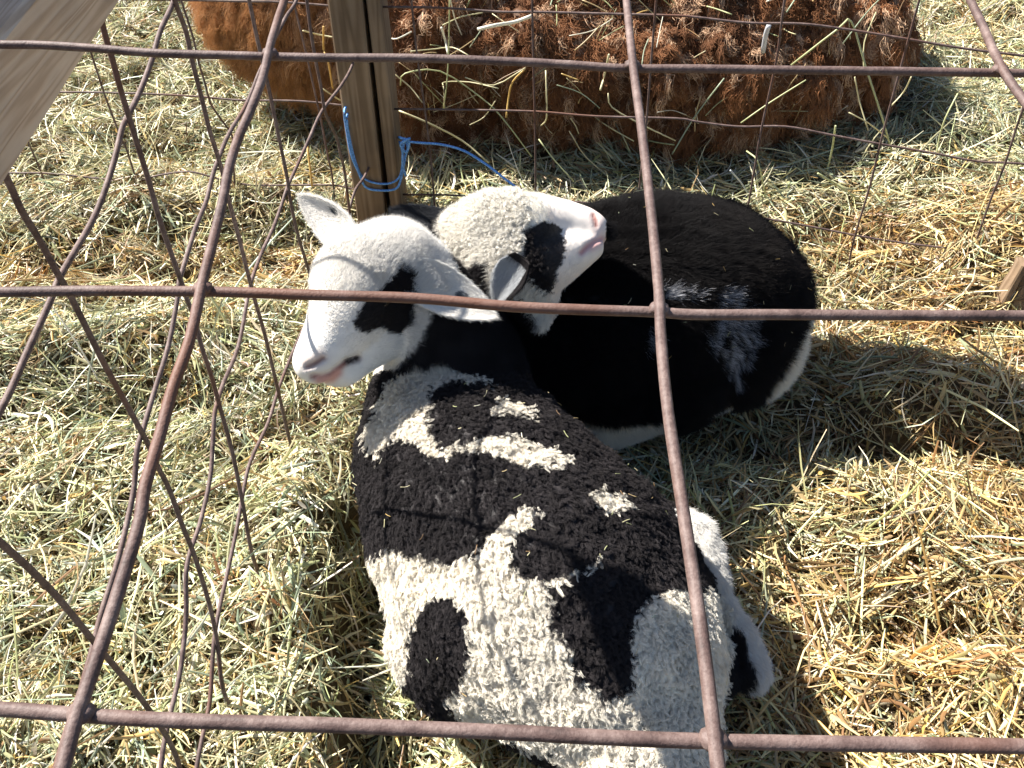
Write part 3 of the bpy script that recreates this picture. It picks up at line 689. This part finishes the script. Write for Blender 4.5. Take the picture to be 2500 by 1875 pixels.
# lamb 1: left ear pricked up, right ear drooping over its neck
ear(lamb1, wc(880, 605, .385), wc(734, 478, .415), None, (-.35, -.75, .5), .0225,
    cmix(WHITE, [(lambda U: ((U[:, 0]-.52)**2*9+(U[:, 1]-.55)**2*1.2 < .03), np.array([.07, .08, .09]))]), .25)
ear(lamb1, wc(975, 662, .378), wc(1210, 774, .335), None, (.15, -.5, .85), .0270,
    cmix(WHITE*.98, [(lambda U: ((U[:, 0]-.62)**2*7+(U[:, 1]+.25)**2*.8 < .028), np.array([.12, .13, .14])), (lambda U: (U[:, 0] < .28) & (np.abs(U[:, 1]) < .5) & (U[:, 2] > 0), np.array([.74, .60, .58]))]), .25)
def eye(parent, c, r, n):
    bm = bmesh.new(); bmesh.ops.create_uvsphere(bm, u_segments=20, v_segments=12, radius=r)
    me = bpy.data.meshes.new('eye'); bm.to_mesh(me); bm.free()
    for q in me.polygons: q.use_smooth = True
    o = link('eye', me, M_eye, parent); o.location = c; return o
M_eye, t__, b__ = mat('eye'); b__.inputs['Base Color'].default_value = (.012, .008, .006, 1); b__.inputs['Roughness'].default_value = .12; b__.inputs['Specular IOR Level'].default_value = .3
def surf_at(me, x, y, inset):
    V, T, NN = mesh_arrays(me); px = proj(V); d = np.linalg.norm(px-np.array([x, y]), axis=1)+1e5*((NN@(-FW)) < 0.0)
    i = np.argsort(d)[:12]; dist = np.linalg.norm(V[i]-CC, axis=1); j = i[np.argmin(dist)]; return V[j]-NN[j]*inset
eye(lamb1, surf_at(me1, 700+.3617*690, 440+.3617*850, .0045), .0065, None)

# ---- lamb 2: black body, white head laid back over its own shoulder, chin to the right
L2_eye = T4([(1620, 340), (1700, 285), (1820, 300), (1862, 345), (1865, 400), (1892, 450), (1870, 540), (1825, 610), (1832, 680), (1745, 755), (1690, 710), (1625, 640), (1605, 480)])
L2_headpoly = T4([(1050, 250), (1400, 0), (2000, 50), (2200, 200), (2200, 560), (2050, 700), (1900, 830), (1800, 930), (1720, 1040), (1655, 900), (1580, 800), (1400, 800), (1200, 690), (1060, 590)])
def col2(p, fine=False):
    px = proj(p); n = len(p); j = jitter(px, 3.5, 14); c = np.tile(BLACK*.36, (n, 1)); rim_ = np.clip((px[:, 0]-1650)/300, 0, 1)*noise2(px[:, 0]/22, px[:, 1]/22, 33); c = c+rim_[:, None]*np.array([.012, .009, .007])
    # frosted streaks on the flank
    st = np.maximum(noise2(px[:, 0]/8+px[:, 1]*.015, px[:, 1]/55, 61), noise2(px[:, 0]/4, px[:, 1]/26, 62)*.95)
    d1 = ((px[:, 0]-1790)/70)**2+((px[:, 1]-810)/115)**2; d2 = ((px[:, 0]-1660)/60)**2+((px[:, 1]-715)/26)**2; d3 = ((px[:, 0]-1588)/18)**2+((px[:, 1]-830)/45)**2
    k = (st > .595+.25*np.minimum(np.minimum(d1, d2*1.1), d3)) & (np.minimum(np.minimum(d1, d2), d3) < 1.3) & (p[:, 2] < .34)
    c[k] = (np.array([.55, .55, .58])*rng.uniform(.4, 1.3, (n, 1)))[k]
    # pale stripe under the tail
    c[inpoly(j, [(2020, 770), (2000, 870), (1920, 960), (1850, 990), (1884, 938), (1930, 872), (1957, 810), (1968, 775)])] = CREAM*.95
    lg = (p[:, 2] < .075) & (((px[:, 0]-1510)/110)**2+((px[:, 1]-1045)/62)**2 < 1) | (p[:, 2] < .06) & (((px[:, 0]-1700)/90)**2+((px[:, 1]-990)/30)**2 < 1)
    c[lg] = CREAM*.9
    hd = inpoly(j, L2_headpoly) & (axdist(p) < .006) & (px[:, 0] < 1480)
    tone = .86+.16*fbm(px[:, 0]/12, px[:, 1]/12, 3, 2)
    wh = np.where((px[:, 0] > 1340)[:, None], WHITE*np.array([.98, .93, .90]), np.array([.86, .82, .74]))
    c[hd] = (wh*tone[:, None])[hd]
    for q in (L2_eye, T4([(1205, 690), (1250, 600), (1300, 545), (1370, 560), (1380, 800), (1300, 800)]), T4([(1420, 800), (1480, 700), (1570, 600), (1580, 680), (1470, 740), (1600, 800)])):
        c[hd & inpoly(j, q)] = BLACK
    return c, hd, lg
l2_chains = [
    [(W(1380, 790, .13), .13), (W(1460, 765, .145), .145), (W(1590, 735, .150), .148), (W(1700, 722, .140), .136), (W(1782, 738, .125), .112)],
    [(W(1690, 800, .10), .115), (W(1772, 815, .10), .108)],
    [(W(1500, 885, .09), .105), (W(1620, 875, .09), .105)],
    [(W(1380, 800, .14), .12), (W(1270, 800, .17), .085), (W(1190, 740, .22), .070), (W(1140, 670, .27), .060), (W(1165, 610, .31), .054)],
    # head
    [(W(1165, 600, .325), .050), (W(1215, 585, .335), .0555), (W(1262, 582, .338), .053)],
    [(W(1245, 570, .338), .050), (W(1310, 560, .335), .043), (W(1370, 555, .333), .034), (W(1420, 556, .333), .0265), (W(1440, 562, .332), .0235)],
    [(W(1230, 640, .325), .048), (W(1290, 650, .322), .044), (W(1350, 635, .322), .034), (W(1400, 615, .324), .026), (W(1440, 604, .324), .0175)],
    [(W(1290, 660, .315), .04), (W(1300, 700, .29), .035), (W(1315, 745, .27), .020), (W(1320, 790, .26), .008)],
    # folded fore leg and hind foot
    [(W(1500, 980, .06), .05), (W(1440, 1058, .035), .022), (W(1510, 1055, .03), .020), (W(1590, 1030, .03), .018)],
    [(W(1650, 950, .05), .05), (W(1650, 985, .03), .022), (W(1750, 975, .03), .020)],
]
def axdist(p):
    d = np.full(len(p), 1.)
    for ch in l2_chains[4:8]:
        for a, b in zip(ch[:-1], ch[1:]):
            for t in (0, .25, .5, .75, 1):
                d = np.minimum(d, np.linalg.norm(p-(a[0]+(b[0]-a[0])*t), axis=1)-(a[1]+(b[1]-a[1])*t))
    return d
lamb2 = empty('lamb', tuple(W(1600, 850, 0)), 'mostly black lamb curled up behind, white head tipped back, nose to the right', 'lamb', 'lambs lying in the hay')
me2 = body_mesh('body', l2_chains, .0035, 9)
l2_mouth = T4([(2125, 395), (2080, 415), (2030, 450), (1990, 490)]); l2_nost = T4([(2070, 235), (2082, 275), (2088, 305)])
dent(me2, [(l2_mouth, 6, .0025, .25), (l2_nost, 5, .0022, .25)])
V, T, NN = mesh_arrays(me2); c, hd, lg = col2(V); px = proj(V); vis = (NN@(-FW) > 0) & hd
for path, wp, cl, st in ((l2_mouth, 8, (.50, .24, .24), 1.0), (T4([(2100, 425), (2060, 450)]), 12, (.62, .34, .32), .8), (T4([(2060, 200), (2110, 300), (2110, 360)]), 20, (.76, .56, .52), .55), (l2_nost, 5.5, (.30, .13, .11), 1.2)):
    d = dseg(px, path); k = np.clip(np.exp(-(d/wp)**2)*st, 0, 1)*vis; c = c*(1-k[:, None])+np.array(cl)*k[:, None]
vcol(me2, c); link('body', me2, M_skin, lamb2)
nose2 = W(1455, 565, .333)
p, nn = sample(me2, 560000, lambda q: np.where(proj(q)[:, 0] < 1480, 1.1, 1.0)*(q[:, 2] > -.01))
c, hd, lg = col2(p); px = proj(p); dn = np.linalg.norm(p-nose2, axis=1)
k = ~(hd & ((dseg(px, l2_mouth) < 7) | (dseg(px, l2_nost) < 6))); p, nn, c, dn, hd, lg, px = p[k], nn[k], c[k], dn[k], hd[k], lg[k], px[k]
tail2 = W(1850, 760, .1)-W(1350, 800, .15); tail2 /= np.linalg.norm(tail2)
flow = p-nose2; flow[~hd] = tail2*.7+np.array([0, 0, -.5])
clump = fbm(p[:, 0]*90, p[:, 1]*90+p[:, 2]*60, 15, 2)-.5
flow[~hd] += np.stack([clump*2, fbm(p[:, 1]*80, p[:, 2]*80, 16, 2)*2-1, clump*0], 1)[~hd]
L = np.where(hd, np.clip(.0017+(dn-.035)*.09, .0015, .0095), np.where(lg, .007, .013))
lift_ = np.where(hd, .2+np.clip((dn-.09)*4, 0, .4), .55)[:, None]
pts, r, cc = fur(p, nn, flow, L, lift_, np.where(hd, .00015, .00020)[:, None], c)
hair('face_fur', pts[hd], r[hd], cc[hd], M_fur, lamb2); hair('body_fur', pts[~hd], r[~hd], cc[~hd], M_body, lamb2)
q_ = np.flatnonzero(hd & (dn > .105))[::9]
pts, r, cc = curls(p[q_], nn[q_], 9, .0085, .0022, np.tile(np.array([-.3, .1, -.1]), (len(q_), 1)), c[q_], .00016, .0015, 1.5)
hair('crown_wool', pts, r, cc, M_wool, lamb2)
# ears of lamb 2
ear(lamb2, W(1282, 632, .372), W(1212, 735, .328), None, (-.45, -.6, .5), .0200,
    cmix(np.array([.42, .43, .44]), [(lambda U: U[:, 1] < -.6, BLACK), (lambda U: U[:, 0] < .12, BLACK)]), .30)
ear(lamb2, W(1120, 590, .33), W(958, 512, .34), None, (.1, -.55, .8), .026,
    cmix(np.array([.030, .032, .038]), [(lambda U: (U[:, 0] < .25), WHITE*.8)]), .22)
eye(lamb2, surf_at(me2, 700+.3617*1760, 440+.3617*455, .0050), .006, None)

# ---- the large brown sheep behind the fence
b_ch = [[((-.40, 1.86, .24), .250, (1, 1, .85)), ((-.15, 1.88, .175), .300, (1, 1, .74)), ((.1, 1.88, .145), .315, (1, 1, .70)), ((.40, 1.87, .135), .290, (1, 1, .72)), ((.60, 1.88, .13), .240, (1, 1, .8))],
        [((-.40, 1.9, .27), .2), ((-.62, 2.0, .42), .15), ((-.70, 2.05, .62), .11), ((-.72, 1.98, .72), .085), ((-.74, 1.88, .70), .05)],
        [((.25, 1.75, .08), .16), ((.45, 1.75, .08), .14)], [((-.25, 1.72, .06), .12), ((-.1, 1.72, .06), .14)]]
brown = empty('sheep', (0.1, 1.87, 0), 'large shaggy rust brown sheep lying behind the back fence with hay in its fleece', 'sheep')
me3 = body_mesh('body', b_ch, .011, 6)
V, T, NN = mesh_arrays(me3)
lump = np.array([mnoise.fractal(Vector((v[0]*13, v[1]*13, v[2]*9)), .8, 2.1, 3) for v in V])
q = V+NN*(lump*.055*np.clip((V[:, 0]+.45)*4, .25, 1))[:, None]; me3.vertices.foreach_set('co', q.astype(np.float32).ravel()); me3.update()
vcol(me3, np.tile(np.array([.10, .045, .02]), (len(V), 1))); link('body', me3, M_skin, brown)
def browncol(p):
    g = np.array([.5+.5*mnoise.noise(Vector(v*9)) for v in p]); x = p[:, 0]
    a = np.array([.33, .145, .062]); b = np.array([.62, .41, .26]); c0 = np.array([.11, .05, .026])
    t1 = np.clip(g*1.3, 0, 1)[:, None]; c = c0*(1-t1)+a*t1
    t2 = (rng.random(len(p)) < .22)[:, None]; c = np.where(t2, b, c)
    lf_ = (np.clip((-.20-x)*3.5, 0, 1)*rng.uniform(.5, 1, len(p)))[:, None]; return c*(1-lf_)+np.array([.50, .25, .095])*lf_
def locks(p, nn, per, L, rad, dirv, col, hr, K=8, wave=.006, frizz=.004):
    n = len(p); t = np.linspace(0, 1, K); m = n*per; a, b = tangents(nn)
    d = nn*.65+dirv+rng.normal(0, .42, (n, 3)); d /= np.linalg.norm(d, axis=1)[:, None]
    Ll = L*rng.uniform(.6, 1.35, n); grav = np.array([0, 0, -1.0])
    ph = rng.uniform(0, 6.28, n); fr = rng.uniform(1.0, 2.2, n)
    R_ = lambda z: np.repeat(z, per, 0)
    th = rng.uniform(0, 6.28, m); rr = rad*np.sqrt(rng.random(m)); off = (R_(a)*np.cos(th)[:, None]+R_(b)*np.sin(th)[:, None])*rr[:, None]
    Lm = R_(Ll)*rng.uniform(.7, 1.1, m)
    pts = R_(p)[:, None]+off[:, None]*(1-.6*t)[None, :, None]+R_(d)[:, None]*(Lm[:, None]*(t-.35*t*t)[None])[..., None]+grav*(Lm[:, None]*(t*t)[None]*.55)[..., None]
    ang = R_(ph)[:, None]+6.28*R_(fr)[:, None]*t[None]; s = wave*t
    pts += R_(a)[:, None]*(np.cos(ang)*s)[..., None]+R_(b)[:, None]*(np.sin(ang)*s)[..., None]
    fz = np.cumsum(rng.normal(0, frizz*.35, (m, K, 3)), 1)*t[None, :, None]; pts += fz
    return pts, hr*np.broadcast_to((1-.6*t)[None], (m, K)), R_(col)*rng.uniform(.75, 1.2, (m, 1))
p, nn = sample(me3, 12000, lambda q: np.where(q[:, 0] < -.28, .35, 1.0)*(q[:, 2] > .0)*np.where(q[:, 1] > 2.0, .5, 1)); c = browncol(p)
left = p[:, 0] < -.30-.16*rng.random(len(p))
pts, r, cc = locks(p[~left], nn[~left], 22, .048, .0065, np.array([0, -.1, -.30])+.9*np.stack([fbm(p[~left][:, 0]*16, p[~left][:, 2]*16, 71, 2)-.5, 0*p[~left][:, 0], fbm(p[~left][:, 0]*16, p[~left][:, 2]*16, 72, 2)-.5], 1)*2, c[~left], .00062, 9, .008, .007)
hair('fleece', pts, r, cc, M_fur, brown)
p, nn = sample(me3, 9000, lambda q: np.where(q[:, 0] < -.18, 1.0, 0.0)*(q[:, 2] > .0)); c = browncol(p)
pts, r, cc = locks(p, nn, 24, .032, .011, np.array([-.1, 0, -.2]), c, .00028, 7, .003, .006)
hair('fleece', pts, r, cc, M_fur, brown)

# ------------------------------------------------------------------ loose straws lying on the animals and standing up
def strands(name, items, label, cat):
    """items: polyline (world points), width"""
    V = []; F = []; C_ = []; o = 0
    for pl, wdt, cl in items:
        v, f = tube(pl, wdt/2, 5*2, 3); v = np.asarray(v); V.append(v); F.append(f+o); o += len(v); C_.append(np.tile(cl, (len(v), 1)))
    me = mesh_np(name, np.vstack(V), np.vstack(F)); vcol(me, np.vstack(C_)); return tag(link(name, me, M_hay), label, cat, kind='stuff')
def surf_bits(me, n, cond, Lr, wr, lift):
    p, nn = sample(me, n*6, cond); it = []
    for i in range(n):
        L_ = rng.uniform(*Lr); a, b = tangents(nn[i:i+1]); th = rng.uniform(0, 6.28); d = a[0]*math.cos(th)+b[0]*math.sin(th); k = rng.normal(0, .3, 3)
        c0 = p[i]+nn[i]*lift
        it.append(([c0-d*L_/2, c0+nn[i]*L_*.06, c0+(d+k*.5)*L_/2+nn[i]*rng.uniform(0, .3)*L_], rng.uniform(*wr), PAL[rng.integers(0, 8)]*rng.uniform(.8, 1.1)))
    return it
strands('hay_bits', surf_bits(me1, 80, lambda q: (q[:, 2] > .16)*(proj(q)[:, 1] > 950.), (.003, .010), (.0004, .0008), .0085)
        + surf_bits(me2, 45, lambda q: (q[:, 2] > .15)*(proj(q)[:, 0] > 1500.), (.003, .009), (.0003, .0007), .009), 'tiny bits of chaff caught in the fleece of the lambs', 'chaff')
front = lambda q: (q[:, 1] < 1.85)*(q[:, 2] > .05)*(q[:, 0] > -.25)*1.0
strands('straws', surf_bits(me3, 170, front, (.02, .09), (.0010, .0028), .045)+surf_bits(me3, 14, front, (.09, .17), (.0015, .003), .055), 'loose straws caught in the brown fleece', 'straw')

def F2(l): return [(800+.3858*x, .3858*y) for x, y in l]
def F3(l): return [(1700+.3617*x, .3617*y) for x, y in l]
def sp_(x, y, Y): return onplane(x, y, (0, Y, 0), np.array([0, 1., 0]))
G = [.55, .57, .30]; Y_ = [.66, .60, .36]; O_ = [.66, .44, .14]; Wt = [.86, .83, .70]
big = [(F3([(640, 440), (950, 200), (1045, 145), (1140, 440), (1250, 780), (1320, 1020)]), .0042, G), (F3([(300, 830), (500, 690), (740, 540)]), .003, G),
       (F2([(460, 540), (490, 465), (710, 450), (960, 610), (1100, 740), (1290, 990)]), .0032, G), (F2([(450, 700), (640, 780), (850, 890), (1020, 1030)]), .0042, Y_),
       (F2([(772, -40), (765, 340), (750, 560), (730, 700)]), .0028, G), (F2([(410, 460), (520, 550), (600, 650)]), .003, Y_), (F2([(870, 490), (1050, 540), (1250, 430)]), .0028, Y_),
       (F2([(1250, 435), (1170, 520), (1145, 620), (1130, 745)]), .0042, O_), (F2([(1380, 445), (1385, 600), (1385, 750), (1350, 795)]), .0034, Y_), (F2([(1775, 590), (1800, 680), (1990, 790), (2200, 890)]), .0032, Y_),
       (F2([(1335, 880), (1440, 1020), (1560, 1150)]), .003, G), (F2([(1530, 830), (1640, 1000), (1860, 1180)]), .0026, Y_), (F2([(720, 175), (745, 260), (760, 340)]), .0044, Wt),
       (F2([(950, 185), (1060, 160), (1180, 140), (1290, 100)]), .0075, Wt), (F2([(1780, 345), (1750, 480), (1725, 570)]), .0045, Y_), (F2([(740, 690), (735, 560), (740, 520), (900, 520), (1080, 560)]), .0026, Y_),
       (F2([(390, 240), (440, 245), (530, 200)]), .003, Wt), (F2([(525, 325), (680, 310), (790, 300), (890, 350)]), .0026, Y_), (F2([(900, 790), (990, 740), (1060, 640)]), .002, Y_),
       (F3([(1765, 630), (1680, 800), (1640, 930), (1620, 1050)]), .0038, G), (F3([(940, 850), (910, 1040), (840, 1290)]), .0045, G), (F3([(340, 1020), (415, 1090), (460, 1290), (500, 1420)]), .0034, G),
       (F3([(1130, 1220), (1230, 1090), (1320, 1085), (1420, 1150), (1490, 1240)]), .003, O_), (F3([(490, 170), (470, 230), (450, 350)]), .0105, [.62, .62, .64]), (F3([(1030, 760), (1160, 830), (1290, 930)]), .003, Y_),
       (F3([(1070, 520), (1100, 680), (1160, 880)]), .0032, Y_), (F3([(1310, 720), (1400, 620), (1450, 520)]), .0032, Y_), (F3([(820, 1170), (950, 1250), (1130, 1370)]), .0045, G), (F3([(230, 1150), (300, 1230), (350, 1310)]), .004, [.5, .53, .56]),
       ([(790, 65), (790, 120), (800, 145), (812, 215)], .0042, O_), ([(740, 75), (780, 85), (820, 92)], .0035, Y_), ([(785, 215), (815, 235), (840, 250)], .0032, Y_), ([(750, 355), (758, 420), (762, 455)], .0050, O_)]
it = []
for pl, wd_, cl in big:
    Yd = 1.47 if pl[0][1] < 330 else 1.40
    r0 = [sp_(x, y, Yd+.02*math.sin(i*1.7+x)) for i, (x, y) in enumerate(pl)]
    it.append((r0, wd_*.8, np.array(cl)))
strands('long_straws', it, 'long straws and grass stems leaning against the back fence and the brown fleece', 'straw')
